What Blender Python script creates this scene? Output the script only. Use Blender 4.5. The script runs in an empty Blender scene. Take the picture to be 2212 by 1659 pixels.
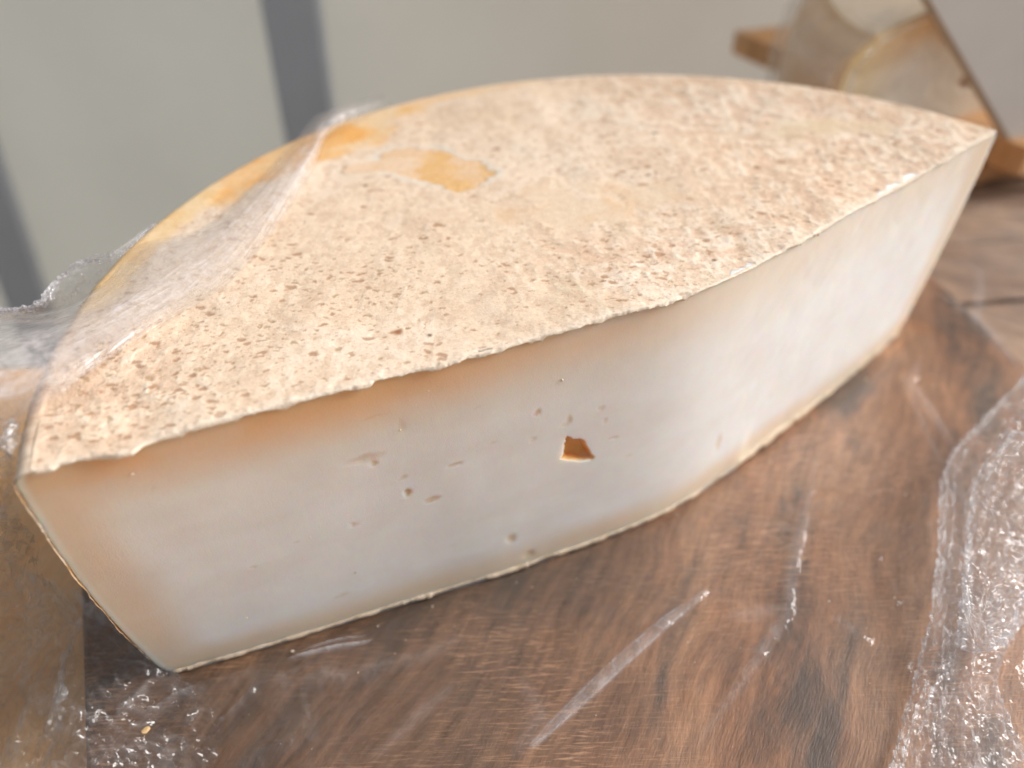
import bpy, math, random
import numpy as np
from mathutils import Matrix, Vector

# ------------------------------------------------------------------ camera, light, exposure
S = bpy.context.scene
COL = S.collection
CAM_H, PITCH, ROLL, FPX = 0.2263, 0.7197, -0.0352, 1679.0      # metres, radians, focal length for a 2212 px wide picture
cam_d = bpy.data.cameras.new('camera'); cam = bpy.data.objects.new('camera', cam_d); COL.objects.link(cam)
cam_d.sensor_width = 36; cam_d.lens = 36 * FPX / 2212
cam_d.clip_start = 0.005; cam_d.clip_end = 200
_up = Vector((0, math.sin(PITCH), math.cos(PITCH))); _fw = Vector((0, math.cos(PITCH), -math.sin(PITCH)))
_r = Vector((1, 0, 0))
_R = _r * math.cos(ROLL) + _up * math.sin(ROLL); _U = _up * math.cos(ROLL) - _r * math.sin(ROLL)
cam.matrix_world = Matrix(((_R.x, _U.x, -_fw.x, 0), (_R.y, _U.y, -_fw.y, 0), (_R.z, _U.z, -_fw.z, CAM_H), (0, 0, 0, 1)))
cam_d.dof.use_dof = True; cam_d.dof.focus_distance = 0.215; cam_d.dof.aperture_fstop = 5.0
S.camera = cam
SUN_AZ, SUN_EL = math.radians(17), math.radians(29)      # azimuth measured from +X towards +Y
w = bpy.data.worlds.new("World"); S.world = w; w.use_nodes = True
wn = w.node_tree.nodes; wl = w.node_tree.links
sky = wn.new('ShaderNodeTexSky'); sky.sky_type = 'NISHITA'; sky.sun_disc = False
sky.sun_elevation = SUN_EL; sky.sun_rotation = math.pi / 2 - SUN_AZ; sky.dust_density = 4; sky.air_density = 1.0; sky.ozone_density = 0.5
bg = wn['Background']; bg.inputs['Strength'].default_value = 0.084
hs = wn.new('ShaderNodeHueSaturation'); hs.inputs['Saturation'].default_value = .32      # thin high overcast: a whiter sky
wl.new(sky.outputs[0], hs.inputs['Color']); wl.new(hs.outputs[0], bg.inputs['Color'])
sd = bpy.data.lights.new('sun', 'SUN'); sun = bpy.data.objects.new('sun', sd); COL.objects.link(sun)
sd.energy = 3.7; sd.angle = math.radians(36); sd.color = (1.0, 0.97, 0.94)
_l = Vector((math.cos(SUN_AZ) * math.cos(SUN_EL), math.sin(SUN_AZ) * math.cos(SUN_EL), math.sin(SUN_EL)))
sun.rotation_euler = _l.to_track_quat('Z', 'Y').to_euler()
S.view_settings.view_transform = 'Standard'; S.view_settings.look = 'None'
S.view_settings.exposure = 0.55; S.view_settings.gamma = 1.0
S.render.engine = 'CYCLES'
S.cycles.transparent_max_bounces = 14; S.cycles.max_bounces = 5; S.cycles.diffuse_bounces = 3; S.cycles.glossy_bounces = 3; S.cycles.transmission_bounces = 3

# ------------------------------------------------------------------ helpers
def at(px, py, z=0.0):
    """the point of the horizontal plane z that was measured at (px, py) of the 2212 px wide photograph"""
    x = (px - 1106) / FPX; y = -(py - 829.5) / FPX
    d = _R * x + _U * y + _fw
    t = (z - CAM_H) / d.z
    return Vector((d.x * t, d.y * t, z))
def aty(px, py, Y):
    x = (px - 1106) / FPX; y = -(py - 829.5) / FPX
    d = _R * x + _U * y + _fw; t = Y / d.y
    return Vector((d.x * t, Y, CAM_H + d.z * t))

_tab = np.random.RandomState(7).rand(65536)
def _h(ix, iy, iz):
    k = (ix.astype(np.int64) * 73856093) ^ (iy.astype(np.int64) * 19349663) ^ (iz * 83492791)
    return _tab[(k ^ (k >> 13)) & 65535]
def vn(x, y, seed=0):
    x, y = np.broadcast_arrays(np.asarray(x, float), np.asarray(y, float))
    ix = np.floor(x); iy = np.floor(y); fx = x - ix; fy = y - iy
    fx = fx * fx * fx * (fx * (fx * 6 - 15) + 10); fy = fy * fy * fy * (fy * (fy * 6 - 15) + 10)
    a = _h(ix, iy, seed); b = _h(ix + 1, iy, seed); c = _h(ix, iy + 1, seed); d = _h(ix + 1, iy + 1, seed)
    return (a + (b - a) * fx) * (1 - fy) + (c + (d - c) * fx) * fy
def fbm(x, y, o=4, seed=0, g=0.5):
    r = 0; a = 1; t = 0
    for i in range(o):
        ca, sa = math.cos(i * 1.1), math.sin(i * 1.1)
        r = r + a * vn((x * ca - y * sa) * 2 ** i, (x * sa + y * ca) * 2 ** i, seed + i * 17); t += a; a *= g
    return r / t                                   # 0..1
def ridge(x, y, o=3, seed=0, g=0.5):
    r = 0; a = 1; t = 0
    for i in range(o):
        ca, sa = math.cos(i * 1.3), math.sin(i * 1.3)
        n = vn((x * ca - y * sa) * 2 ** i, (x * sa + y * ca) * 2 ** i, seed + i * 31)
        r = r + a * (1 - np.abs(2 * n - 1)); t += a; a *= g
    return r / t
def voro(x, y, seed=0):
    """nearest feature distance and the cell's random numbers"""
    ix = np.floor(x); iy = np.floor(y)
    best = np.full(np.shape(x), 9.0); r1 = np.zeros_like(best); r2 = np.zeros_like(best)
    for dx in (-1, 0, 1):
        for dy in (-1, 0, 1):
            cx = ix + dx; cy = iy + dy
            px = cx + _h(cx, cy, seed + 1); py = cy + _h(cx, cy, seed + 2)
            d = np.hypot(px - x, py - y); m = d < best
            best = np.where(m, d, best); r1 = np.where(m, _h(cx, cy, seed + 3), r1); r2 = np.where(m, _h(cx, cy, seed + 4), r2)
    return best, r1, r2
def ss(a, b, x):
    t = np.clip((x - a) / (b - a), 0, 1); return t * t * (3 - 2 * t)
def mixc(a, b, f):
    return a + (np.asarray(b, float) - a) * f[..., None]

def build(name, V, F, m, parent=None, smooth=True, color=None, attrs=None):
    me = bpy.data.meshes.new(name)
    V = np.asarray(V, float).reshape(-1, 3)
    if isinstance(F, np.ndarray):
        me.vertices.add(len(V)); me.vertices.foreach_set('co', V.ravel().astype(np.float32))
        me.loops.add(F.size); me.polygons.add(len(F))
        me.loops.foreach_set('vertex_index', F.ravel().astype(np.int32))
        me.polygons.foreach_set('loop_start', np.arange(len(F), dtype=np.int32) * F.shape[1])
        me.update(calc_edges=True)
    else:
        me.from_pydata([tuple(v) for v in V], [], F); me.update()
    me.polygons.foreach_set('use_smooth', np.full(len(me.polygons), smooth))
    if color is not None:
        c = np.ones((len(V), 4), np.float32); c[:, :3] = np.asarray(color).reshape(-1, 3)
        at_ = me.color_attributes.new('tint', 'FLOAT_COLOR', 'POINT'); at_.data.foreach_set('color', c.ravel())
    for k, v in (attrs or {}).items():
        a_ = me.attributes.new(k, 'FLOAT', 'POINT'); a_.data.foreach_set('value', np.asarray(v, np.float32).ravel())
    me.materials.append(m)
    o = bpy.data.objects.new(name, me); COL.objects.link(o)
    if parent: o.parent = parent
    return o
def gridf(nr, nc, off=0, flip=False):
    i = np.arange(nr - 1)[:, None] * nc + np.arange(nc - 1)[None, :] + off
    f = np.stack([i, i + 1, i + nc + 1, i + nc], -1).reshape(-1, 4)
    return f[:, ::-1].copy() if flip else f
def empty(name, loc, label, cat, group=None):
    o = bpy.data.objects.new(name, None); o.location = loc; COL.objects.link(o)
    o.empty_display_size = 0.02
    return tag(o, label, cat, group)
def tag(o, label, cat, group=None):
    o['label'] = label; o['category'] = cat
    if group: o['group'] = group
    return o
def keep(o, parent):
    """parent o, keeping world coordinates"""
    o.parent = parent; o.matrix_parent_inverse = Matrix.Translation(-Vector(parent.location)); return o
def slab(name, pts, z0, z1, m, bevel=0.0015, parent=None):
    """prism over a plan outline with softened edges"""
    n = len(pts); P = [Vector((p[0], p[1])) for p in pts]
    c = sum(P, Vector((0, 0))) / n
    rings = []
    for z, ins in ((z0, bevel), (z0 + bevel, 0), (z1 - bevel, 0), (z1 - bevel * .3, bevel * .3), (z1, bevel)):
        rings.append([(p.x + (c.x - p.x) * ins / max((c - p).length, 1e-6), p.y + (c.y - p.y) * ins / max((c - p).length, 1e-6), z) for p in P])
    V = [v for r in rings for v in r]; F = []
    for k in range(4):
        for i in range(n): F.append((k * n + i, k * n + (i + 1) % n, (k + 1) * n + (i + 1) % n, (k + 1) * n + i))
    F.append(tuple(range(n - 1, -1, -1))); F.append(tuple(4 * n + i for i in range(n)))
    o = build(name, V, F, m, None, smooth=False)
    if parent: keep(o, parent)
    return o

class NT:
    def __init__(s, name):
        s.m = bpy.data.materials.new(name); s.m.use_nodes = True; s.t = s.m.node_tree
        s.b = s.t.nodes['Principled BSDF']; s.o = s.t.nodes['Material Output']
    def n(s, typ, **kw):
        nd = s.t.nodes.new(typ)
        for k, v in kw.items():
            if k[0] == '_': nd.inputs[int(k[1:])].default_value = v
            elif k in nd.inputs.keys() if k[0].isupper() else False: nd.inputs[k].default_value = v
            else: setattr(nd, k, v)
        return nd
    def l(s, a, b): s.t.links.new(a, b)
    def setp(s, **kw):
        for k, v in kw.items(): s.b.inputs[k.replace('_', ' ')].default_value = v
    def noise(s, vec, scale, detail=4, rough=.55, dist=0):
        nd = s.n('ShaderNodeTexNoise'); nd.inputs['Scale'].default_value = scale; nd.inputs['Detail'].default_value = detail
        nd.inputs['Roughness'].default_value = rough; nd.inputs['Distortion'].default_value = dist
        if vec: s.l(vec, nd.inputs['Vector'])
        return nd.outputs[0]
    def geo(s): return s.n('ShaderNodeNewGeometry').outputs['Position']
    def mapv(s, vec, sc=(1, 1, 1), rot=(0, 0, 0), loc=(0, 0, 0)):
        nd = s.n('ShaderNodeMapping'); nd.inputs['Scale'].default_value = sc; nd.inputs['Rotation'].default_value = rot
        nd.inputs['Location'].default_value = loc; s.l(vec, nd.inputs['Vector']); return nd.outputs[0]
    def ramp(s, fac, stops, interp='LINEAR'):
        nd = s.n('ShaderNodeValToRGB'); nd.color_ramp.interpolation = interp; e = nd.color_ramp.elements
        while len(e) < len(stops): e.new(0.5)
        for i, (p, c) in enumerate(stops):
            e[i].position = p; e[i].color = (c, c, c, 1) if isinstance(c, (int, float)) else (*c, 1)
        s.l(fac, nd.inputs[0]); return nd.outputs[0]
    def mix(s, f, a, b, mode='MIX'):
        nd = s.n('ShaderNodeMix'); nd.data_type = 'RGBA'; nd.blend_type = mode
        for sock, v in ((nd.inputs[0], f), (nd.inputs[6], a), (nd.inputs[7], b)):
            if isinstance(v, (int, float)): sock.default_value = v if sock == nd.inputs[0] else (v, v, v, 1)
            elif isinstance(v, tuple): sock.default_value = (*v, 1)
            else: s.l(v, sock)
        return nd.outputs[2]
    def math(s, op, a, b=0.0):
        nd = s.n('ShaderNodeMath'); nd.operation = op
        for i, v in enumerate((a, b)):
            if isinstance(v, (int, float)): nd.inputs[i].default_value = v
            else: s.l(v, nd.inputs[i])
        return nd.outputs[0]
    def bump(s, h, strength=.5, dist=.001, nrm=None):
        nd = s.n('ShaderNodeBump'); nd.inputs['Strength'].default_value = strength; nd.inputs['Distance'].default_value = dist
        s.l(h, nd.inputs['Height'])
        if nrm: s.l(nrm, nd.inputs['Normal'])
        return nd.outputs[0]

# ------------------------------------------------------------------ materials
def mat_rind():
    t = NT('rind'); p = t.geo()
    a = t.n('ShaderNodeAttribute', attribute_name='tint')
    n1 = t.noise(p, 1400, 5, .65); n2 = t.noise(p, 380, 4, .6)
    c = t.mix(1.0, a.outputs['Color'], t.ramp(n1, [(.3, .86), (.7, 1.1)]), 'MULTIPLY')
    c = t.mix(.6, c, t.mix(1.0, c, t.ramp(n2, [(.35, (.93, .86, .8)), (.65, (1.05, 1.05, 1.05))]), 'MULTIPLY'))
    t.l(c, t.b.inputs['Base Color'])
    t.setp(Roughness=.82); t.b.inputs['Specular IOR Level'].default_value = .25
    t.l(t.bump(n2, .35, .0004, t.bump(n1, .4, .00015)), t.b.inputs['Normal'])
    return t.m
def mat_paste():
    t = NT('paste'); p = t.geo()
    a = t.n('ShaderNodeAttribute', attribute_name='tint')
    n1 = t.noise(t.mapv(p, (1, 1, .35)), 260, 4, .6); n2 = t.noise(p, 2200, 3, .6)
    n3 = t.noise(p, 60, 4, .6)
    c = t.mix(1.0, a.outputs['Color'], t.ramp(n3, [(.3, (.955, .945, .93)), (.7, (1.02, 1.02, 1.02))]), 'MULTIPLY')
    t.l(c, t.b.inputs['Base Color'])
    t.setp(Roughness=.52); t.b.inputs['Specular IOR Level'].default_value = .35
    t.b.inputs['Subsurface Weight'].default_value = 1.0
    t.b.inputs['Subsurface Radius'].default_value = (1.0, .55, .3); t.b.inputs['Subsurface Scale'].default_value = .006
    t.l(t.bump(n1, .12, .0005, t.bump(n2, .45, .00015)), t.b.inputs['Normal'])
    return t.m
def wood(name, dark, mid, light, scale=1.0, rot=0.0, stretch=9, scratch=0.0, rough=.55, streak=None, soft=0.0):
    t = NT(name); p0 = t.geo()
    p = t.mapv(p0, (scale, scale, scale), (0, 0, rot))
    warp = t.noise(p, 7, 3, .5)
    wv = t.n('ShaderNodeVectorMath', operation='MULTIPLY_ADD'); 
    cv = t.n('ShaderNodeCombineXYZ'); t.l(warp, cv.inputs[0]); t.l(warp, cv.inputs[1])
    t.l(cv.outputs[0], wv.inputs[0]); wv.inputs[1].default_value = (.045, .03, 0); t.l(p, wv.inputs[2])
    g1 = t.noise(t.mapv(wv.outputs[0], (stretch, 1, 1)), 9, 6, .62)
    g2 = t.noise(t.mapv(wv.outputs[0], (stretch * 2.2, 1, 1)), 46, 5, .6)
    fine = t.noise(t.mapv(wv.outputs[0], (stretch * 3, 2, 1)), 150, 4, .6)
    blot = t.noise(p, 30, 6, .7)
    c = t.ramp(g1, [(.30, dark), (.44, mid), (.62, light), (.75, mid)])
    c = t.mix(1.0 - soft, c, t.ramp(g2, [(.3, .62), (.65, 1.16)]), 'MULTIPLY')
    c = t.mix(1.0 - soft, c, t.ramp(fine, [(.3, .80), (.7, 1.15)]), 'MULTIPLY')
    c = t.mix(1.0 - soft, c, t.ramp(blot, [(.3, (.70, .72, .78)), (.7, (1.15, 1.08, 1.0))]), 'MULTIPLY')
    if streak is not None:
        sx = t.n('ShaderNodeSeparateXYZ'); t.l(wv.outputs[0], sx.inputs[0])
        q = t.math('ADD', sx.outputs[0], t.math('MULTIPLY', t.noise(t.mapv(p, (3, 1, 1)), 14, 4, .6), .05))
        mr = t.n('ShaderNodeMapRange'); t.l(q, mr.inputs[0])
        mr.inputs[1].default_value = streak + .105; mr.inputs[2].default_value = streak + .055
        c = t.mix(t.math('MULTIPLY', mr.outputs[0], .72), c, t.mix(1.0, (.085, .052, .034), t.ramp(g2, [(.3, .5), (.7, 1.6)]), 'MULTIPLY'))  # dark heartwood side, with the front-left shade also put into the colour
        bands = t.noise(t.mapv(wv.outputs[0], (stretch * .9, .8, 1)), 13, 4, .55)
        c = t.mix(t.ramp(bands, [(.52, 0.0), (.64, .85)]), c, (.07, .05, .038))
    h = t.math('ADD', t.math('MULTIPLY', g2, .6), fine)
    if scratch:
        sv = t.mapv(p0, (1.2, 14, 1), (0, 0, .12)); s1 = t.noise(sv, 95, 3, .6, .3)
        sv2 = t.mapv(p0, (1.5, 16, 1), (0, 0, -.35)); s2 = t.noise(sv2, 80, 3, .6, .3)
        sm = t.math('MAXIMUM', t.ramp(s1, [(.54, 0.0), (.68, 1.0)]), t.ramp(s2, [(.56, 0.0), (.70, 1.0)]))
        sm = t.math('MULTIPLY', sm, t.ramp(t.noise(p0, 14, 2), [(.4, 0.0), (.6, 1.0)]))
        c = t.mix(t.math('MULTIPLY', sm, scratch), c, tuple(min(1, v * 1.7 + .03) for v in light))
        h = t.math('SUBTRACT', h, t.math('MULTIPLY', sm, .6))
    t.l(c, t.b.inputs['Base Color']); t.setp(Roughness=rough)
    t.l(t.bump(h, .4, .0004), t.b.inputs['Normal'])
    return t.m
def mat_film(name='film', rough=.05, bump=.42):
    t = NT(name); p = t.geo(); nt = t.t
    nt.nodes.remove(t.b)
    a = t.n('ShaderNodeAttribute', attribute_name='milk').outputs['Fac']
    def vor(scale):
        d = t.n('ShaderNodeVectorMath', operation='MULTIPLY_ADD'); nz = t.n('ShaderNodeTexNoise'); nz.inputs['Scale'].default_value = scale * .5; t.l(p, nz.inputs['Vector'])
        t.l(nz.outputs['Color'], d.inputs[0]); d.inputs[1].default_value = (1.2 / scale,) * 3; t.l(p, d.inputs[2])
        v = t.n('ShaderNodeTexVoronoi'); v.inputs['Scale'].default_value = scale; t.l(d.outputs[0], v.inputs['Vector']); return v.outputs['Distance']
    nb = t.bump(vor(650), bump * .7, .0012, t.bump(vor(150), bump * .6, .0030))
    tr = t.n('ShaderNodeBsdfTransparent'); tr.inputs[0].default_value = (.96, .96, .96, 1)
    df = t.n('ShaderNodeBsdfDiffuse'); df.inputs[0].default_value = (.86, .85, .88, 1)
    tl = t.n('ShaderNodeBsdfTranslucent'); tl.inputs[0].default_value = (.80, .80, .84, 1)
    t.l(nb, df.inputs['Normal'])
    dm = t.n('ShaderNodeMixShader'); dm.inputs[0].default_value = .4; t.l(df.outputs[0], dm.inputs[1]); t.l(tl.outputs[0], dm.inputs[2])
    streak = t.math('MULTIPLY', a, t.ramp(t.noise(p, 170, 4, .65, 1.0), [(.3, .45), (.7, 1.5)]))
    m1 = t.n('ShaderNodeMixShader'); t.l(streak, m1.inputs[0]); t.l(tr.outputs[0], m1.inputs[1]); t.l(dm.outputs[0], m1.inputs[2])
    gl = t.n('ShaderNodeBsdfGlossy'); gl.inputs['Roughness'].default_value = rough; gl.inputs['Color'].default_value = (1, 1, 1, 1)
    t.l(nb, gl.inputs['Normal'])
    lw = t.n('ShaderNodeLayerWeight'); lw.inputs[0].default_value = .5; t.l(nb, lw.inputs['Normal'])
    fr = t.math('ADD', t.math('MULTIPLY', t.math('POWER', lw.outputs['Facing'], 4.0), .32), .035)
    m2 = t.n('ShaderNodeMixShader'); t.l(fr, m2.inputs[0]); t.l(m1.outputs[0], m2.inputs[1]); t.l(gl.outputs[0], m2.inputs[2])
    t.l(m2.outputs[0], t.o.inputs['Surface'])
    return t.m
def mat_plain(name, col, rough=.8, var=.06, scale=40, bump=.1):
    t = NT(name); p = t.geo(); n = t.noise(p, scale, 4, .6)
    c = t.mix(1.0, tuple(col), t.ramp(n, [(.3, 1 - var), (.7, 1 + var)]), 'MULTIPLY')
    t.l(c, t.b.inputs['Base Color']); t.setp(Roughness=rough)
    t.l(t.bump(t.noise(p, scale * 12, 3), bump, .0005), t.b.inputs['Normal'])
    return t.m
def mat_tint(name, rough=.7, sss=0):
    t = NT(name); p = t.geo(); a = t.n('ShaderNodeAttribute', attribute_name='tint')
    n = t.noise(p, 300, 4, .6)
    t.l(t.mix(1.0, a.outputs['Color'], t.ramp(n, [(.3, .9), (.7, 1.06)]), 'MULTIPLY'), t.b.inputs['Base Color'])
    t.setp(Roughness=rough); t.l(t.bump(n, .3, .0005), t.b.inputs['Normal']); return t.m

M_rind = mat_rind(); M_paste = mat_paste(); M_film = mat_film(); M_veil = mat_film('film_veil', .3, .15); M_flat = mat_film('film_flat', .06, .16)
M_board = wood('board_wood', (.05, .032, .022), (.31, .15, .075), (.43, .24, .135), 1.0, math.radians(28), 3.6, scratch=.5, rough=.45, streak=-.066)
M_table = wood('table_wood', (.90, .44, .16), (.95, .53, .23), (.96, .60, .30), 1.0, math.radians(5), 7, rough=.6, soft=.65)
M_grey = wood('weathered_wood', (.20, .125, .085), (.40, .265, .185), (.52, .38, .28), 1.0, math.radians(-62), 9, rough=.75)
M_pine = wood('pine_wood', (.62, .31, .12), (.76, .42, .19), (.82, .50, .26), 1.0, math.radians(40), 7, rough=.6, soft=.5)
M_panel = mat_plain('panel_cloth', (.56, .56, .49), .9, .03, 6)
def mat_tarp(name, col, trans):
    t = NT(name); p = t.geo(); n = t.noise(p, 5, 4, .6)
    c = t.mix(1.0, tuple(col), t.ramp(n, [(.3, .96), (.7, 1.04)]), 'MULTIPLY')
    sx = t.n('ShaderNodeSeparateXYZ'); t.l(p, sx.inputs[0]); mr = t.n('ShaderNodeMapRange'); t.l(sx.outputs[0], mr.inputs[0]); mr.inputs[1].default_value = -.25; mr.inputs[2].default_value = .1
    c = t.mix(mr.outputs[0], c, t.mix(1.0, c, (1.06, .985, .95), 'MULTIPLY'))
    d = t.n('ShaderNodeBsdfDiffuse'); q = t.n('ShaderNodeBsdfTranslucent'); m = t.n('ShaderNodeMixShader')
    t.l(c, d.inputs[0]); t.l(c, q.inputs[0]); m.inputs[0].default_value = trans
    t.l(d.outputs[0], m.inputs[1]); t.l(q.outputs[0], m.inputs[2]); t.l(m.outputs[0], t.o.inputs['Surface']); return t.m
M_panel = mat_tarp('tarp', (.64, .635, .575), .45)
M_strip = mat_plain('strip_cloth', (.52, .55, .58), .9, .04, 20)
M_card = mat_plain('card_face', (.80, .78, .74), .75, .03, 30)
M_cardedge = mat_plain('card_edge', (.52, .40, .28), .8, .1, 200)
M_dark = mat_plain('dark_cloth', (.012, .014, .013), .9, .2, 60)
M_ground = mat_plain('paving', (.22, .21, .2), .9, .12, 3)

# ------------------------------------------------------------------ ground, backdrop, table
g = build('ground', [(-12, -12, -.85), (12, -12, -.85), (12, 12, -.85), (-12, 12, -.85)], [(0, 1, 2, 3)], M_ground); g['kind'] = 'structure'

WY = 0.74                                            # distance of the backdrop
bd = empty('backdrop', (-.1, WY, -.85), 'pale grey-green backdrop panel with two darker grey upright strips behind the cheeses', 'backdrop')
nx, nz = 120, 90
X, Z = np.meshgrid(np.linspace(-1.3, 1.5, nx), np.linspace(-.84, .75, nz))
Y = WY + .012 * (fbm(X * 2.2, Z * .7, 3, 5) - .5)
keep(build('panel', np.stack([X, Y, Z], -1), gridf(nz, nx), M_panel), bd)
def strip(p, q, wid):
    a = aty(*p, WY - .012); b = aty(*q, WY - .012); d = (b - a).normalized(); a = a - d * .5; b = b + d * .9
    b.z = max(b.z, -.84)
    s = Vector((d.z, 0, -d.x)) * wid / 2
    V = []
    for c in (a, b):
        for sx, yy in ((-1, 0), (-.85, -.004), (.85, -.004), (1, 0), (1, .004), (-1, .004)):
            V.append((c.x + s.x * sx, WY - .012 + yy, c.z + s.z * sx))
    F = [(i, (i + 1) % 6, 6 + (i + 1) % 6, 6 + i) for i in range(6)] + [tuple(range(5, -1, -1)), tuple(range(6, 12))]
    keep(build('strip', V, F, M_strip, smooth=False), bd)
strip((632, 0), (676, 280), .052)
strip((-60, 240), (75, 600), .050)

# table planks: warm pale planks to the left, weathered ones to the right, lying 1.4 cm below the top of the cutting board
TZ = -.014
tb = empty('market_table', (.0, .2, -.85), 'wooden table of pale and weathered planks under the cutting board', 'table')
edges = [-.62, -.31, -.1195]
for i in range(2):
    slab('plank', [(edges[i] + .001, -.25), (edges[i + 1] - .001, -.25), (edges[i + 1] - .001, .30), (edges[i] + .001, .30)], TZ - .022, TZ - .0005 * (i % 2), M_table, parent=tb)
xs = [-.1185, .04, .2]
for i in range(2):
    slab('plank', [(xs[i] + .001, -.25), (xs[i + 1] - .001, -.25), (xs[i + 1] - .001, .34), (xs[i] + .001, .34)], TZ - .022, TZ - .0005 * (i % 2), M_table, parent=tb)
xs = [-.25, -.10, .05, .16, .215, .268, .322, .378, .45, .55]
for i in range(9):
    slab('plank', [(.202, xs[i] + .0012), (.85, xs[i] + .0012 + .05), (.85, xs[i + 1] - .0012 + .05), (.202, xs[i + 1] - .0012)], TZ - .022, TZ - .0012 * (i % 2), M_grey, parent=tb)
for x, y in ((-.57, -.2), (-.57, .26), (.8, -.2), (.8, .5)):
    slab('leg', [(x - .03, y - .03), (x + .03, y - .03), (x + .03, y + .03), (x - .03, y + .03)], -.85, TZ - .023, M_table, parent=tb)

# main cutting board
L1 = at(172, 1240); L2 = at(182, 1659)
R1 = at(2010, 590); R2 = at(2230, 800)
dl = (L2 - L1).normalized(); dr = (R2 - R1).normalized()
pts = [L1 + dl * .16, L1 - dl * .06, (R1 - dr * .16), R1 + dr * .30]
def roundpoly(P, r, n=6):
    out = []
    for i in range(len(P)):
        a, b, c = Vector(P[i - 1]), Vector(P[i]), Vector(P[(i + 1) % len(P)])
        u = (a - b).normalized() * r; v = (c - b).normalized() * r
        for k in range(n + 1):
            t = k / n; out.append(b + u * (1 - t) ** 2 + v * t ** 2)
    return out
bdp = roundpoly([(p.x, p.y) for p in pts], .02)
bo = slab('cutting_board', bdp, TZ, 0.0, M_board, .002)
tag(bo, 'dark streaked brown wooden cutting board under the large cut cheese', 'cutting board')

# ------------------------------------------------------------------ the half wheel of cheese
H = .100; RR = .170
C0 = np.array([.0565, .1815]); AL = math.radians(200.3); AR = math.radians(37.2)
dL = np.array([math.cos(AL), math.sin(AL)]); dR = np.array([math.cos(AR), math.sin(AR)])
def radii(th):                                         # the wheel is a touch out of round about the bend of the cut
    cc = np.array([.0483, .1831]); d = np.stack([np.cos(th), np.sin(th)], -1)
    o = C0 - cc; b = (d * o).sum(-1); return -b + np.sqrt(b * b - (o @ o) + RR ** 2) + .0022 * ss(1.2, 2.4, th) + .001
def prof(z):                                           # outward offset of the side at height z (rounded rims, slight belly)
    rt, rb = .0045, .009
    zt = np.clip((z - (H - rt)) / rt, 0, 1); zb = np.clip((rb - z) / rb, 0, 1)
    return -.0035 * (1 - np.clip(z / H, 0, 1)) + .0028 * np.sin(np.pi * np.clip(z / H, 0, 1)) - rt * (1 - np.sqrt(np.clip(1 - zt ** 2, 0, 1))) - rb * .6 * (1 - np.sqrt(np.clip(1 - zb ** 2, 0, 1)))
RLn = float(radii(np.array(AL))); RRn = float(radii(np.array(AR)))
WS = .024
def cut(u, z=None):                                    # plan position and outward normal of the cut surface, u from -RLn to RRn
    sp = WS * np.logaddexp(0, u / WS); sn = WS * np.logaddexp(0, -u / WS)
    corr = WS * .10 * np.exp(-(u / (1.6 * WS)) ** 2)
    P = C0 + dR * (sp)[..., None] + dL * (sn)[..., None]
    a = 1 / (1 + np.exp(-u / WS)); T = dR * a[..., None] - dL * (1 - a)[..., None]
    T /= np.linalg.norm(T, axis=-1, keepdims=True)
    N = np.stack([T[..., 1], -T[..., 0]], -1)
    # gentle waviness left by the knife
    wv = .0016 * (fbm(u * 18, (z if z is not None else H) * 6 + u * 0, 2, 3) - .5) * np.exp(-((u / .2) ** 2))
    lean = -(.0060 + .0035 * ss(0, .05, u)) * (1 - (np.asarray(z) / H if z is not None else 1.0)) * (np.abs(u) / .182) ** 3
    P = P + N * (corr + wv + lean)[..., None]
    return P, N

ch = empty('cheese_wheel_half', (.04, .25, 0), 'large cut half wheel of white cheese with mottled cream rind on the cutting board', 'cheese')

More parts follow.
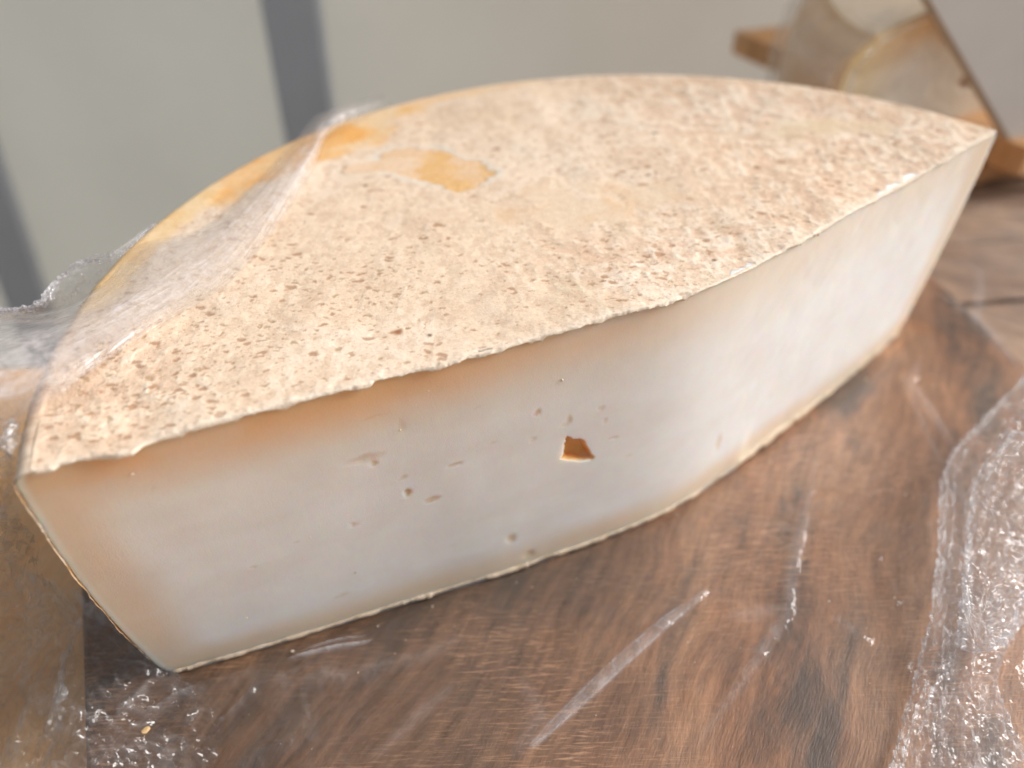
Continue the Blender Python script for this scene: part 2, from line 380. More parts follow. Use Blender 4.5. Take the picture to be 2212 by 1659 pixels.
# --- rind
def blob(x, y, px, py, rx, ry, ang=0, seed=0, rag=.5):
    c = at(px, py, H); ca, sa = math.cos(ang), math.sin(ang)
    dx = x - c.x; dy = y - c.y; a = (dx * ca + dy * sa) / rx; b = (-dx * sa + dy * ca) / ry
    r = np.hypot(a, b) + rag * (fbm(x * 110, y * 110, 4, seed) - .5) * 2
    return r
def rind_look(x, y, edge=None):
    """height offset and colour of the rind's top at plan position x, y"""
    right = ss(.02, .12, x + (y - .25) * .3)
    lc = at(230, 850, H); leftp = np.exp(-(((x - lc.x) / .026) ** 2 + ((y - lc.y) / .022) ** 2))
    mc = at(1420, 560, H); midp = np.exp(-(((x - mc.x) / .045) ** 2 + ((y - mc.y) / .028) ** 2))
    rough = np.clip(.15 + 1.0 * right + .9 * leftp + .8 * midp, 0, 1.1)
    # worm-like mould wrinkles
    wx = x + .003 * (fbm(x * 90, y * 90, 2, 50) - .5); wy = y + .003 * (fbm(x * 90, y * 90, 2, 60) - .5)
    r1 = ridge(wx * 170, wy * 150, 3, 11, .55); r2 = fbm(x * 420, y * 300, 3, 21)
    r3 = fbm(x * 30, y * 30, 3, 31); lump = fbm(x * 260, y * 260, 3, 88)
    h = .0022 * (r3 - .5) + rough * (.0004 * (r1 - .62) + .00038 * (lump - .5)) + .0001 * (r2 - .5)
    # fine lines pressed in by the cloth
    cl = at(700, 600, H)
    li = np.exp(-((x * .966 - y * .26 - .005 * np.round((x * .966 - y * .26) / .0095 + .0) * 0) * 0)) * 0
    q = (x + y * -.12) / .0105; lines = np.exp(-((q - np.round(q)) / .05) ** 2) * ss(.45, .6, fbm(x * 60, y * 14, 2, 41)) * (1 - right)
    h = h + .00003 * lines
    base = np.array([.83, .665, .505])
    c = np.broadcast_to(base, x.shape + (3,)).copy()
    big = fbm(x * 26, y * 26, 4, 71)
    c = mixc(c, [.86, .735, .60], ss(.4, .7, big) * .7)
    c = mixc(c, [.72, .52, .36], ss(.52, .72, fbm(x * 45, y * 45, 4, 81)) * .55 * (.35 + .65 * np.clip(rough, 0, 1)))
    c = mixc(c, [.56, .47, .30], ss(.55, .75, fbm(x * 50, y * 50, 3, 91)) * .45 * np.clip(midp * 1.5 + right * .5, 0, 1))
    # hollows of the wrinkles keep the browner skin, the crests the white mould
    c = mixc(c, [.67, .46, .33], ss(.70, .48, r1) * .62 * np.clip(rough, 0, 1))
    c = mixc(c, [.88, .80, .71], ss(.72, .9, r1) * .5 * np.clip(rough, 0, 1))
    c = mixc(c, [.68, .51, .37], ss(.46, .36, r2) * .55)
    c = mixc(c, [.75, .69, .60], lines * .15)
    # pits: small brown specks, dense in places
    dens = np.clip(.12 + .75 * leftp + .42 * midp + .35 * ss(.45, .65, fbm(x * 22, y * 22, 3, 101)) + .1 * right, 0, .85)
    f = 1.0
    for sc, rad, seed, st in ((360, .36, 200, .95), (600, .34, 300, .85), (1000, .32, 400, .6)):
        wx2 = x + .0012 * (fbm(x * 400, y * 400, 2, seed + 7) - .5) * 2; wy2 = y + .0012 * (fbm(x * 400, y * 400, 2, seed + 9) - .5) * 2
        d, a, b = voro(wx2 * sc * .55, wy2 * sc, seed)
        on = (a < dens * (.38 if sc < 400 else .6)).astype(float)
        m = on * ss(rad * (.45 + .65 * b), rad * (.45 + .65 * b) * .55, d) * st
        col = np.where(b[..., None] > .5, np.array([.42, .235, .135]), np.array([.45, .31, .18]))
        c = c + (col - c) * (m * .82)[..., None]; h = h - .0001 * m * (400 / sc)
    # a few nearly black dots
    for px, py, r in ((789, 399, .0011), (1543, 560, .001), (928, 722, .0009), (1413, 288, .0012), (860, 716, .0014)):
        p = at(px, py, H); m = np.exp(-(((x - p.x) ** 2 + (y - p.y) ** 2) / (r * .8) ** 2) ** 1.5)
        c = mixc(c, [.10, .045, .025] if px != 860 else [.36, .14, .06], m * .9)
    # bare orange patches without mould, slightly lower than the crust round them
    def patch(r, soft, col, col2, dep, halo=True):
        nonlocal c, h
        if halo: c = mixc(c, [.78, .71, .62], np.exp(-((r - 1.12) / .13) ** 2) * .8)
        m = ss(1 + soft, 1 - soft, r); v = fbm(x * 80, y * 80, 3, 120)
        cc = np.array(col) + (np.array(col2) - np.array(col)) * ss(.35, .65, v)[..., None]
        c = c + (cc - c) * m[..., None]; h = h * (1 - .75 * m) - dep * m
    def cap(a, b, rad_, seed, rag=.4):
        A_ = np.array(at(*a, H)[:2]); B_ = np.array(at(*b, H)[:2]); e = B_ - A_
        t = np.clip(((x - A_[0]) * e[0] + (y - A_[1]) * e[1]) / (e @ e), 0, 1)
        d = np.hypot(x - A_[0] - e[0] * t, y - A_[1] - e[1] * t) / rad_
        return d + rag * (fbm(x * 90, y * 90, 5, seed, .6) - .5) * 2
    O1, O2 = (.78, .49, .22), (.80, .57, .37)
    patch(cap((880, 345), (990, 372), .0115, 130, .5), .10, O1, O2, .0003)
    patch(cap((760, 362), (880, 352), .0048, 132, .6), .22, O2, (.82, .62, .44), .0002, False)
    patch(cap((985, 380), (995, 395), .0065, 131, .5), .12, O1, O2, .0003, False)
    patch(cap((455, 402), (745, 290), .0140, 133, .55), .25, (.80, .46, .19), (.80, .54, .29), .0003, False)
    patch(cap((740, 300), (850, 222), .0130, 135, .7), .45, (.80, .50, .22), (.80, .60, .38), .0002, False)
    patch(cap((700, 305), (760, 290), .0080, 137, .5), .2, (.80, .43, .14), (.80, .48, .20), .0002, False)
    patch(cap((850, 226), (1150, 176), .0040, 136, .9), .5, (.82, .58, .36), (.82, .64, .44), .0, False)
    patch(cap((200, 640), (440, 410), .0060, 138, .6), .4, (.80, .55, .28), (.82, .62, .38), .0, False)
    patch(blob(x, y, 1255, 450, .026, .010, 0, 138, 1.8), .9, (.76, .56, .38), (.78, .62, .46), 0, False)
    patch(blob(x, y, 1780, 275, .014, .008, 0, 139, 1.4), .7, (.74, .58, .40), (.78, .66, .5), 0, False)
    return h, c

ns, nt_ = 900, 330
rt = .0045
s = np.linspace(0, 1, ns)
u = -(RLn - rt) + (RLn + RRn - 2 * rt) * s
th = AL + (AR - AL) * s
cu, cn = cut(u)
arc = C0 + np.stack([np.cos(th), np.sin(th)], -1) * (radii(th) - rt)[:, None]
tt = np.linspace(0, 1, nt_) ** 1.12
# ragged overhang of the crust beyond the cut paste
rag = .0004 + .0014 * (fbm(u * 70, u * 0, 3, 501) - .42) + .0013 * (fbm(u * 260, u * 0 + 3, 4, 502, .65) - .45) * ss(.3, .65, fbm(u * 60, u * 0 + 5, 2, 504))
cl1 = at(270, 955, H); cl2 = at(1420, 660, H)
rag = rag + .0022 * np.exp(-(((cu[:, 0] - cl1.x) / .004) ** 2)) + .0015 * np.exp(-(((cu[:, 0] - cl2.x) / .012) ** 2)) * fbm(u * 250, u * 0, 2, 503)
rag = np.maximum(rag, .0002)
edge = cu + cn * rag[:, None]
P = edge[None] * (1 - tt[:, None, None]) + arc[None] * tt[:, None, None]
hz, colr = rind_look(P[..., 0], P[..., 1])
fade = ss(1.0, .93, tt)[:, None] * np.ones(ns)[None]
zz = H + hz * fade
# crust crumbly and paler right at the knife edge
de = np.hypot(P[..., 0] - edge[None, :, 0], P[..., 1] - edge[None, :, 1])
colr = mixc(colr, [.87, .79, .68], ss(.004, .0, de) * .3)
zz = zz + .0002 * ss(.004, 0, de) * (fbm(P[..., 0] * 500, P[..., 1] * 500, 3, 510) - .5) * 2
top = np.dstack([P, zz])
# skirt: rows that hang from the knife edge
drop = .0006 + .0030 * np.clip(fbm(u * 150, u * 0, 4, 520) - .35, 0, 1) + .0022 * np.clip(fbm(u * 620, u * 0, 3, 521, .7) - .5, 0, 1) * ss(.4, .7, fbm(u * 80, u * 0 + 8, 2, 524))
drop = drop + .0012 * np.exp(-(((cu[:, 0] - cl2.x) / .012) ** 2)) * np.clip(fbm(u * 400, u * 0, 2, 522) - .35, 0, 1) * 2
sk = []
for k, (o_, dz) in enumerate(((-.0003, 1.0), (.0001, .95), (.0003, .6), (.0001, .22))):
    q = cu + cn * (np.maximum(rag * (1 if k else .2), .0004) + o_ * .6 + .0003 * (4 - k) / 4)[:, None]
    sk.append(np.dstack([q[None], (top[0, :, 2] - drop * dz)[None, :, None]]))
skirt = np.concatenate(sk, 0)
skc = np.broadcast_to(np.array([.82, .73, .61]), skirt.shape).copy()
full = np.concatenate([skirt, top], 0); fc = np.concatenate([skc, colr], 0)
V1 = full.reshape(-1, 3); Cc1 = fc.reshape(-1, 3); F1 = gridf(full.shape[0], ns)
# rim, side wall and lower rim
pz = np.concatenate([H - rt * (1 - np.cos(np.linspace(0, math.pi / 2, 14))), np.linspace(H - rt, .009, 80)[1:], .009 * (1 - np.sin(np.linspace(0, math.pi / 2, 10)))[1:]])
po = np.concatenate([-rt + rt * np.sin(np.linspace(0, math.pi / 2, 14)) - .0035 * (1 - pz[:14] / H) + .0028 * np.sin(np.pi * pz[:14] / H), prof(pz[14:])])
po[0] = -rt
nth = 1100
th2 = np.linspace(AL + .003, AR - .003, nth)
sp2 = np.interp(th2, th[::-1], s[::-1])
hx = np.interp(sp2, s, top[-1, :, 2] - H)
TH, PZ = np.meshgrid(th2, pz); PO = po[:, None] + 0 * TH
bumpr = .0009 * (fbm(TH * 25, PZ * 150, 4, 540) - .5) + .0005 * (fbm(TH * 120, PZ * 700, 3, 541) - .5)
bumpr[0] = 0
q_ = (TH - AL) / (AR - AL); TH = TH + (1 - PZ / H) * .0060 / RR * (1.58 * np.clip(2 * q_ - 1, 0, 1) ** 3 - np.clip(1 - 2 * q_, 0, 1) ** 3)
rad = radii(TH) + PO + bumpr
side = np.stack([C0[0] + np.cos(TH) * rad, C0[1] + np.sin(TH) * rad, PZ], -1)
sc_ = np.broadcast_to(np.array([.62, .50, .37]), side.shape).copy()
sc_ = mixc(sc_, [.60, .36, .16], ss(.42, .6, fbm(TH * 9, PZ * 60, 4, 545)) * .75)
sc_ = mixc(sc_, [.72, .64, .54], ss(.5, .7, fbm(TH * 30, PZ * 160, 4, 546)) * .6)
topedge = colr[-1]; te = np.stack([np.interp(sp2, s, topedge[:, k]) for k in range(3)], -1)
f_ = ss(H - .008, H - .001, PZ)
sc_ = sc_ * (1 - f_[..., None]) + te[None] * f_[..., None]
o1 = len(V1); F2 = gridf(len(pz), nth, o1)
V = np.concatenate([V1, side.reshape(-1, 3)]); Fq = np.concatenate([F1, F2[:, ::-1]]); Cq = np.concatenate([Cc1, sc_.reshape(-1, 3)])
# ragged lower lip of the rind under the cut
nl = 1400
ul = np.linspace(-(RLn - .006), RRn - .006, nl); cl_, nn_ = cut(ul, np.zeros(nl))
rg = .0003 + .0014 * np.clip(fbm(ul * 160, ul * 0, 3, 560) - .3, 0, 1) + .003 * np.clip(fbm(ul * 520, ul * 0, 4, 561, .7) - .48, 0, 1) * ss(.35, .7, fbm(ul * 70, ul * 0 + 8, 2, 564))
rows = []
for o_, z_ in ((-.002, .0030), (.0002, .0026), (None, .0016), (None, .0007), (-.001, .0003)):
    off = (rg if o_ is None else o_ + 0 * rg)
    if z_ == .0007: off = rg * .9 - .0003
    q = cl_ + nn_ * off[:, None]; rows.append(np.dstack([q[None], (z_ + .0008 * (fbm(ul * 300, ul * 0 + z_ * 3e3, 2, 570) - .5))[None, :, None]]))
lip = np.concatenate(rows, 0); o2 = len(V)
V = np.concatenate([V, lip.reshape(-1, 3)]); Fq = np.concatenate([Fq, gridf(5, nl, o2)])
lc_ = np.broadcast_to(np.array([.70, .58, .44]), lip.shape).copy()
lc_ = mixc(lc_, [.45, .32, .2], ss(.5, .7, fbm(lip[..., 0] * 300, lip[..., 1] * 300, 3, 571)) * .5)
Cq = np.concatenate([Cq, lc_.reshape(-1, 3)])
keep(build('rind', V, Fq, M_rind, color=Cq), ch)

# --- cut paste with its eyes
def on_cut(px, py):
    """u and z of the cut surface at a measured place"""
    x = (px - 1106) / FPX; y = -(py - 829.5) / FPX
    d = _R * x + _U * y + _fw
    for dd, sg in ((dL, -1), (dR, 1)):
        n = np.array([dd[1], -dd[0]]) ; t = (C0 @ n) / (d.x * n[0] + d.y * n[1])
        q = np.array([d.x * t, d.y * t]) - C0; uu = q @ dd
        if uu > -.004: return sg * uu, CAM_H + d.z * t
    return 0, .05
hp = [(1140, 585), (1165, 590), (1190, 600), (1220, 628), (1260, 618), (1300, 615), (1340, 630), (1375, 655), (1400, 720), (1440, 790), (1475, 835), (1500, 845), (1470, 885), (1440, 900), (1300, 912), (1150, 897), (1045, 880), (1090, 810), (1085, 770), (1100, 730), (1085, 690), (1115, 655), (1100, 630)]
hp = np.array([on_cut((1900 + a * .3165) * .54216, (1550 + b * .3165) * .54216) for a, b in hp])
def poly_sd(x, y, P):
    d = np.full(x.shape, 1e9); ins = np.zeros(x.shape, bool)
    n = len(P)
    for i in range(n):
        a = P[i]; b = P[(i + 1) % n]; e = b - a; wx = x - a[0]; wy = y - a[1]
        t = np.clip((wx * e[0] + wy * e[1]) / (e @ e), 0, 1)
        d = np.minimum(d, np.hypot(wx - e[0] * t, wy - e[1] * t))
        cnd = ((a[1] <= y) & (b[1] > y)) | ((b[1] <= y) & (a[1] > y))
        with np.errstate(divide='ignore', invalid='ignore'): xi = a[0] + (y - a[1]) / (e[1] if e[1] else 1e-12) * e[0]
        ins ^= cnd & (x < xi)
    return np.where(ins, -d, d)
def dense(a, b, n, spots, wdt, gain):
    t = np.linspace(a, b, 4000); dn = 1 + sum(gain * np.exp(-((t - s_) / wdt) ** 2) for s_ in spots)
    cdf = np.concatenate([[0], np.cumsum((dn[1:] + dn[:-1]) / 2)]); cdf /= cdf[-1]
    return np.interp(np.linspace(0, 1, n), cdf, t)
hc = hp.mean(0)
un = dense(-1, 1, 1000, [hc[0] / RLn], .045, 4.0)
zn = dense(0, H - .0004, 300, [hc[1]], .009, 2.5)
UN, ZN = np.meshgrid(un, zn)
pr = prof(ZN) - .0003
U = np.where(UN < 0, UN * (RLn + pr), UN * (RRn + pr))
ends = np.minimum(RLn + pr + U, RRn + pr - U)
inset = np.zeros_like(U); holec = np.zeros_like(U); pitc = np.zeros_like(U)
sdh = poly_sd(U + .0004 * (fbm(U * 900, ZN * 900, 2, 601) - .5), ZN + .0004 * (fbm(U * 900, ZN * 900, 2, 602) - .5), hp)
low = hp[:, 1].min()
floor = .5 + .5 * ss(low + .0000, low + .0045, ZN)       # the floor of the eye runs out towards the knife cut
hd = ss(0, .0011, -sdh) * (.0028 + .0008 * fbm(U * 300, ZN * 300, 2, 603)) * floor
inset += hd; holec = ss(-.0002, .0005, -sdh)
pits = [(789, 995, 40, 9, .25, .9), (770, 1001, 18, 8, -.3, .6), (808, 1004, 9, 7, .5, 1.4), (882, 1068, 9, 8, 0, 2.4), (936, 1081, 19, 6.5, .12, 1.3), (985, 1004, 17, 4, .2, 1.2),
        (872, 1036, 9, 5, .3, .8), (805, 903, 34, 2.5, .05, .8), (866, 923, 9, 13, 0, .5), (1160, 891, 10, 6, 0, 1.2), (1230, 906, 7, 9, .2, 1.0), (1221, 916, 11, 5, .3, .7),
        (1300, 882, 9, 5, .2, .7), (1307, 909, 6, 5, 0, .6), (1151, 949, 9, 4, .1, .6), (1105, 1163, 9, 9, 0, 1.5), (1142, 1197, 12, 8, .5, 1.7), (765, 1139, 10, 6, 0, .8),
        (1312, 1158, 17, 4, .1, 1.0), (739, 1297, 17, 4, .1, .7), (1554, 957, 6, 15, .1, .9), (1324, 946, 17, 2.6, -.1, .8),
        (1063, 957, 12, 2.5, 0, .5), (690, 858, 10, 3, 0, .5), (548, 1236, 9, 3, 0, .5), (1358, 985, 9, 3, -.2, .6), (450, 905, 9, 3, 0, .4), (330, 1060, 7, 3, 0, .5),
        (640, 1180, 8, 3, 0, .4), (980, 1180, 8, 3, 0, .3), (1030, 880, 9, 2.5, 0, .4)]
for px, py, rx, ry, an, dp in pits:
    a_, z_ = on_cut(px, py); b_, _ = on_cut(px + 20, py - 6); k = abs(b_ - a_) / 20 if abs(b_ - a_) > 1e-5 else 1.5e-4
    _, z2 = on_cut(px, py + 20); kz = abs(z2 - z_) / 20
    wx = U + .0012 * (fbm(U * 500, ZN * 500, 3, 610) - .5); wz = ZN + .0012 * (fbm(U * 500, ZN * 500, 3, 611) - .5)
    du = (wx - a_) / (rx * k * 1.1); dz = (wz - z_) / (ry * kz * 1.15); du, dz = du * math.cos(an) + dz * math.sin(an), -du * math.sin(an) + dz * math.cos(an)
    r = np.hypot(du, dz)
    inset += .0002 * dp * ss(1.35, .0, r); pitc = np.maximum(pitc, ss(1.15, .55, r) * min(1, dp * .55))
# relief: knife drag on the left, crumbly tears on the right
rgt = ss(-.01, .05, U)
inset += .00015 * (fbm(U * 25, ZN * 130, 3, 620) - .5) * (1 - rgt)
sl = U * .7 + ZN * .7; sm = U * .7 - ZN * .7
inset += rgt * ((.0005 * (fbm(sl * 30, sm * 60, 3, 630) - .5) + .0002 * (ridge(sl * 80, sm * 150, 3, 631) - .5))) * ss(0, .012, ends)
# the step where the second stroke of the knife met the first, at the lower edge
kb, _ = on_cut(1590, 1040)
inset += .0009 * ss(.030, .0, ZN) * ss(kb - .004, kb + .006, U) * ss(kb + .09, kb + .01, U)
inset -= .0003 * np.exp(-((U - kb + .004) / .007) ** 2) * ss(.02, 0, ZN)
Pq, Nq = cut(U, ZN)
Pq = Pq - Nq * inset[..., None]
face = np.dstack([Pq, ZN])
# colour: ivory heart, tan towards the rind, pale crust line
dt = H - ZN; db = ZN; wob = .004 * (fbm(U * 22, ZN * 22, 3, 640) - .5)
pc = np.broadcast_to(np.array([.845, .835, .82]), face.shape).copy()
pc = mixc(pc, [.80, .73, .63], ss(.038, .006, dt + wob) * .8)
pc = mixc(pc, [.82, .47, .22], ss(.022, .0015, dt + wob * 1.0) * (.14 + .72 * ss(.03, -.10, U)))  # yellowed paste plus orange light glow painted under the top rind, stronger left
pc = mixc(pc, [.74, .55, .37], ss(.017, .005, db + wob) * .75)
pc = mixc(pc, [.74, .57, .41], ss(.021, .006, ends + wob) * .75)
pc = mixc(pc, [.82, .74, .65], ss(.0024, .0010, np.minimum(ends, db + .0005)) * .85)
pc = mixc(pc, [.74, .50, .27], holec); pc = mixc(pc, [.80, .42, .14], holec * ss(.50, .85, floor)); pc = mixc(pc, [.68, .49, .28], pitc * .75)  # eye painted orange for the light bouncing inside it; pits simply tan
mot = fbm(U * 35, ZN * 80, 4, 650)
pc = mixc(pc, [.78, .72, .66], ss(.5, .75, mot) * .25)
nr, nc = U.shape
Vp = face.reshape(-1, 3); Fp = [gridf(nr, nc)]
ring = np.concatenate([np.arange(nc), np.arange(1, nr) * nc + nc - 1, (nr - 1) * nc + np.arange(nc - 2, -1, -1), np.arange(nr - 2, 0, -1) * nc])
Ur = U.reshape(-1)[ring]; Zr = ZN.reshape(-1)[ring]
bp, bn = cut(Ur * .97, Zr); bk = np.column_stack([bp - bn * .03, .05 + (Zr - .05) * .95])
cen = bk.mean(0); base = len(Vp); m_ = len(ring); Vp = np.concatenate([Vp, bk, cen[None] ])
i = np.arange(m_); j = (i + 1) % m_
Fp.append(np.stack([ring[j], ring[i], base + i, base + j], -1))
Fall = [tuple(q) for q in ()]
Fq2 = np.concatenate(Fp)
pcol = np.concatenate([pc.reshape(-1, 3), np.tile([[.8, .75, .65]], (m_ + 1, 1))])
fan = np.stack([base + j, base + i, np.full(m_, base + m_), np.full(m_, base + m_)], -1)
# the fan closes the hidden back: two ring steps per quad so that every face keeps four corners
fan = np.stack([base + (np.arange(0, m_ - 1, 2) + 2) % m_, base + np.arange(0, m_ - 1, 2) + 1, base + np.arange(0, m_ - 1, 2), np.full(len(np.arange(0, m_ - 1, 2)), base + m_)], -1)
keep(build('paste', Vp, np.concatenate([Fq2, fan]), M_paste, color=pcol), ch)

# ------------------------------------------------------------------ second cheese, its board, the card
ZB = .022
b1 = at(1588, 66, ZB); b2 = at(2150, 292, ZB); bdv = (b2 - b1).normalized(); bnv = Vector((-bdv.y, bdv.x, 0)); bnv = bnv if bnv.y > 0 else -bnv
far = b1 + bdv * .26
pb = slab('serving_board', [(p.x, p.y) for p in (b1, far, far + bnv * .16, b1 + bnv * .075 - bdv * -.02)], ZB - .018, ZB, M_pine, .0012)
tag(pb, 'short light orange pine plank sticking out behind the wrapped cheese, against the backdrop', 'board')
ZC = -.001
q1 = at(1760, 446, ZC); q2 = at(2160, 350, ZC); q3 = at(2240, 352, ZC); qd = (q2 - q1).normalized(); qn = Vector((-qd.y, qd.x, 0))
cb = slab('pine_board', [(p.x, p.y) for p in (q1, q2 + qd * .22, q2 + qd * .22 + qn * .16, q1 + qn * .10 + qd * .07)], TZ + .0005, ZC - .0002, M_pine, .0015)
tag(cb, 'light orange pine board directly under the wrapped cheese at upper right', 'board')
rs = slab('support_block', [(p.x, p.y) for p in (b1 + bdv * .16 + bnv * .03, b1 + bdv * .24 + bnv * .03, b1 + bdv * .24 + bnv * .12, b1 + bdv * .16 + bnv * .12)], ZC + .0002, ZB - .0182, M_grey, .001)
tag(rs, 'weathered wooden block carrying the pine board', 'block')
def small_cheese():
    t = empty('wrapped_cheese', tuple(at(1735, 352, ZC)), 'smaller cut cheese wrapped in clear film on the pine board behind', 'cheese')
    H2 = .093; ZB = ZC
    # cut face runs along direction e, body behind
    A = at(1775, 408, ZC); E = bdv
    ang = math.radians(25)
    E = Vector((math.cos(ang), math.sin(ang), 0)); Nn = Vector((-E.y, E.x, 0))
    Wd = .23; nu, nv = 200, 90
    Uu, Zz = np.meshgrid(np.linspace(0, 1, nu), np.linspace(0, 1, nv))
    belly = .008 * np.sin(np.pi * Zz) - .012 * ss(.86, 1, Zz) ** 1.5 - .005 * ss(.1, 0, Zz)
    px_ = np.where(Uu < .5, (Uu * Wd) - belly * (1 - 2 * Uu), Uu * Wd + belly * (2 * Uu - 1))
    ht = H2 * Zz * (1 - .07 * (2 * Uu - 1) ** 4)
    dent = .0012 * (fbm(Uu * 20, Zz * 8, 3, 700) - .5)
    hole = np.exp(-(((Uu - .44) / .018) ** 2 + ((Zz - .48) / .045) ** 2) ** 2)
    fv = np.stack([A.x + E.x * px_ + Nn.x * (dent + hole * .004), A.y + E.y * px_ + Nn.y * (dent + hole * .004), ZB + .0006 + ht], -1)
    c = np.broadcast_to(np.array([.93, .86, .73]), fv.shape).copy()
    c = mixc(c, [.90, .52, .20], ss(.62, .96, Zz + .12 * (fbm(Uu * 8, Zz * 5, 3, 701) - .5)) * .9)
    c = mixc(c, [.72, .56, .28], ss(.22, .02, Uu) * .8)
    c = mixc(c, [.68, .42, .2], ss(.2, .02, Zz) * .6)
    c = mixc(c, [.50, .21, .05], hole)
    mt = mat_tint('back_paste', .5)
    keep(build('paste', fv.reshape(-1, 3), gridf(nv, nu), mt, color=c.reshape(-1, 3)), t)
    # rind: half disc body behind
    nthh, nrr = 160, 40
    tha = np.linspace(math.pi, 0, nthh); prz = np.linspace(0, 1, 40)
    rows = []
    for k in range(nrr):
        rr = k / (nrr - 1)
        q = []
    TT, KK = np.meshgrid(tha, np.linspace(0, 1, 40))
    bel = .008 * np.sin(np.pi * KK) - .012 * ss(.86, 1, KK) ** 1.5 - .005 * ss(.1, 0, KK)
    Rr = Wd / 2 + bel + .0012 * (fbm(TT * 8, KK * 20, 3, 710) - .5)
    sx = Wd / 2 + np.cos(TT) * Rr; sy = np.sin(TT) * Rr * .95
    sideh = ZB + .0006 + H2 * KK * (1 - .07 * np.abs(np.cos(TT)) ** 4)
    sv = np.stack([A.x + E.x * sx + Nn.x * sy, A.y + E.y * sx + Nn.y * sy, sideh], -1)
    TT2, KR = np.meshgrid(tha, np.linspace(1, 0, 30)); R2 = (Wd / 2 - .012) * KR
    dz = -.07 * H2 * (np.abs(np.cos(TT2)) * KR) ** 4 + .002 * (fbm(np.cos(TT2) * R2 * 60 + 9, np.sin(TT2) * R2 * 60 + 9, 3, 711) - .5) + .003 * (1 - KR)
    dz[0] = sideh[-1] - ZB - .0006 - H2
    tx = Wd / 2 + np.cos(TT2) * R2; ty = np.sin(TT2) * R2 * .95
    tv = np.stack([A.x + E.x * tx + Nn.x * ty, A.y + E.y * tx + Nn.y * ty, ZB + .0006 + H2 + dz], -1)
    tv[0] = sv[-1]
    Vv = np.concatenate([sv.reshape(-1, 3), tv.reshape(-1, 3)])
    Ff = np.concatenate([gridf(40, nthh, 0, True), gridf(30, nthh, 40 * nthh, True)])
    cs = np.broadcast_to(np.array([.92, .66, .42]), sv.shape).copy(); cs = mixc(cs, [.80, .48, .25], ss(.45, .65, fbm(TT * 5, KK * 5, 3, 712)) * .6)
    ct = np.broadcast_to(np.array([.86, .72, .55]), tv.shape).copy(); ct = mixc(ct, [.6, .5, .36], ss(.45, .65, fbm(tv[..., 0] * 40, tv[..., 1] * 40, 3, 713)) * .6)
    keep(build('rind', Vv, Ff, mt, color=np.concatenate([cs.reshape(-1, 3), ct.reshape(-1, 3)])), t)
    # film round it, standing off a little and pinched over the edges
    fw = empty('wrapping_film', tuple(t.location), 'tight shiny clear film round the smaller cheese at the back', 'plastic wrap')
    off = .0025 + .0035 * ridge(Uu * 9, Zz * 5, 3, 720)
    W = fv.copy(); W[..., 0] -= Nn.x * off; W[..., 1] -= Nn.y * off
    mk = .02 + .35 * ss(.95, 1, Zz) + .3 * ss(.05, 0, Uu) + .08 * ss(.55, .8, ridge(Uu * 7, Zz * 3, 3, 722))
    o3 = off[0, 0]
    sf = sv.copy(); rdir = np.stack([E.x * np.cos(TT) + Nn.x * np.sin(TT), E.y * np.cos(TT) + Nn.y * np.sin(TT)], -1)
    so = .003 + .006 * ridge(TT * 6, KK * 3, 3, 723) + .012 * (1 - KK) ** 2 * ss(2.6, 3.1, TT)
    sf[..., :2] += rdir * so[..., None]
    tf = tv.copy(); tf[..., 2] += .0025 + .004 * ridge(tv[..., 0] * 50, tv[..., 1] * 50, 3, 724)
    smk = .06 + .14 * ss(.5, .8, ridge(TT * 6, KK * 3, 3, 723)); tmk = .05 + .15 * ss(.5, .8, ridge(tv[..., 0] * 50, tv[..., 1] * 50, 3, 724))
    Vw = np.concatenate([W.reshape(-1, 3), sf.reshape(-1, 3), tf.reshape(-1, 3)])
    n0 = nu * nv; Fw = np.concatenate([gridf(nv, nu), gridf(40, nthh, n0, True), gridf(30, nthh, n0 + 40 * nthh, True)])
    keep(build('film_sheet', Vw, Fw, M_film, attrs={'milk': np.concatenate([mk.ravel(), smk.ravel(), tmk.ravel()])}), fw)
small_cheese()

# tilted grey card at the upper right
YC = .44
e1 = aty(2010, 0, YC); e2 = aty(2212, 352, YC); dv = (e2 - e1).normalized()
cn_ = Vector((0, -1, .25)).normalized()
perp = dv.cross(cn_).normalized(); perp = perp if perp.x > 0 else -perp
kk = (TZ - e1.z) / dv.z; foot = e1 + dv * kk; topc = e1 - dv * .12
cd = empty('price_card', tuple(foot), 'plain light grey card leaning at a slant in front of the wrapped cheese', 'card')
def card(name, y0, y1, grow, m):
    Q = [foot - dv * 0.0, topc, topc + perp * .14, foot + perp * .14 - dv * 0]
    fn = dv.cross(perp).normalized(); fn = fn if fn.y > 0 else -fn
    V = [tuple(q + fn * y0) for q in Q] + [tuple(q + fn * y1) for q in Q]
    F = [(0, 1, 2, 3), (7, 6, 5, 4), (0, 4, 5, 1), (1, 5, 6, 2), (2, 6, 7, 3), (3, 7, 4, 0)]
    return keep(build(name, V, F, m, smooth=False), cd)
card('card_face', 0, .0006, 0, M_card)
bk_ = card('card_backing', .0007, .0045, 0, M_cardedge)
for v in bk_.data.vertices:
    v.co -= perp * .0024

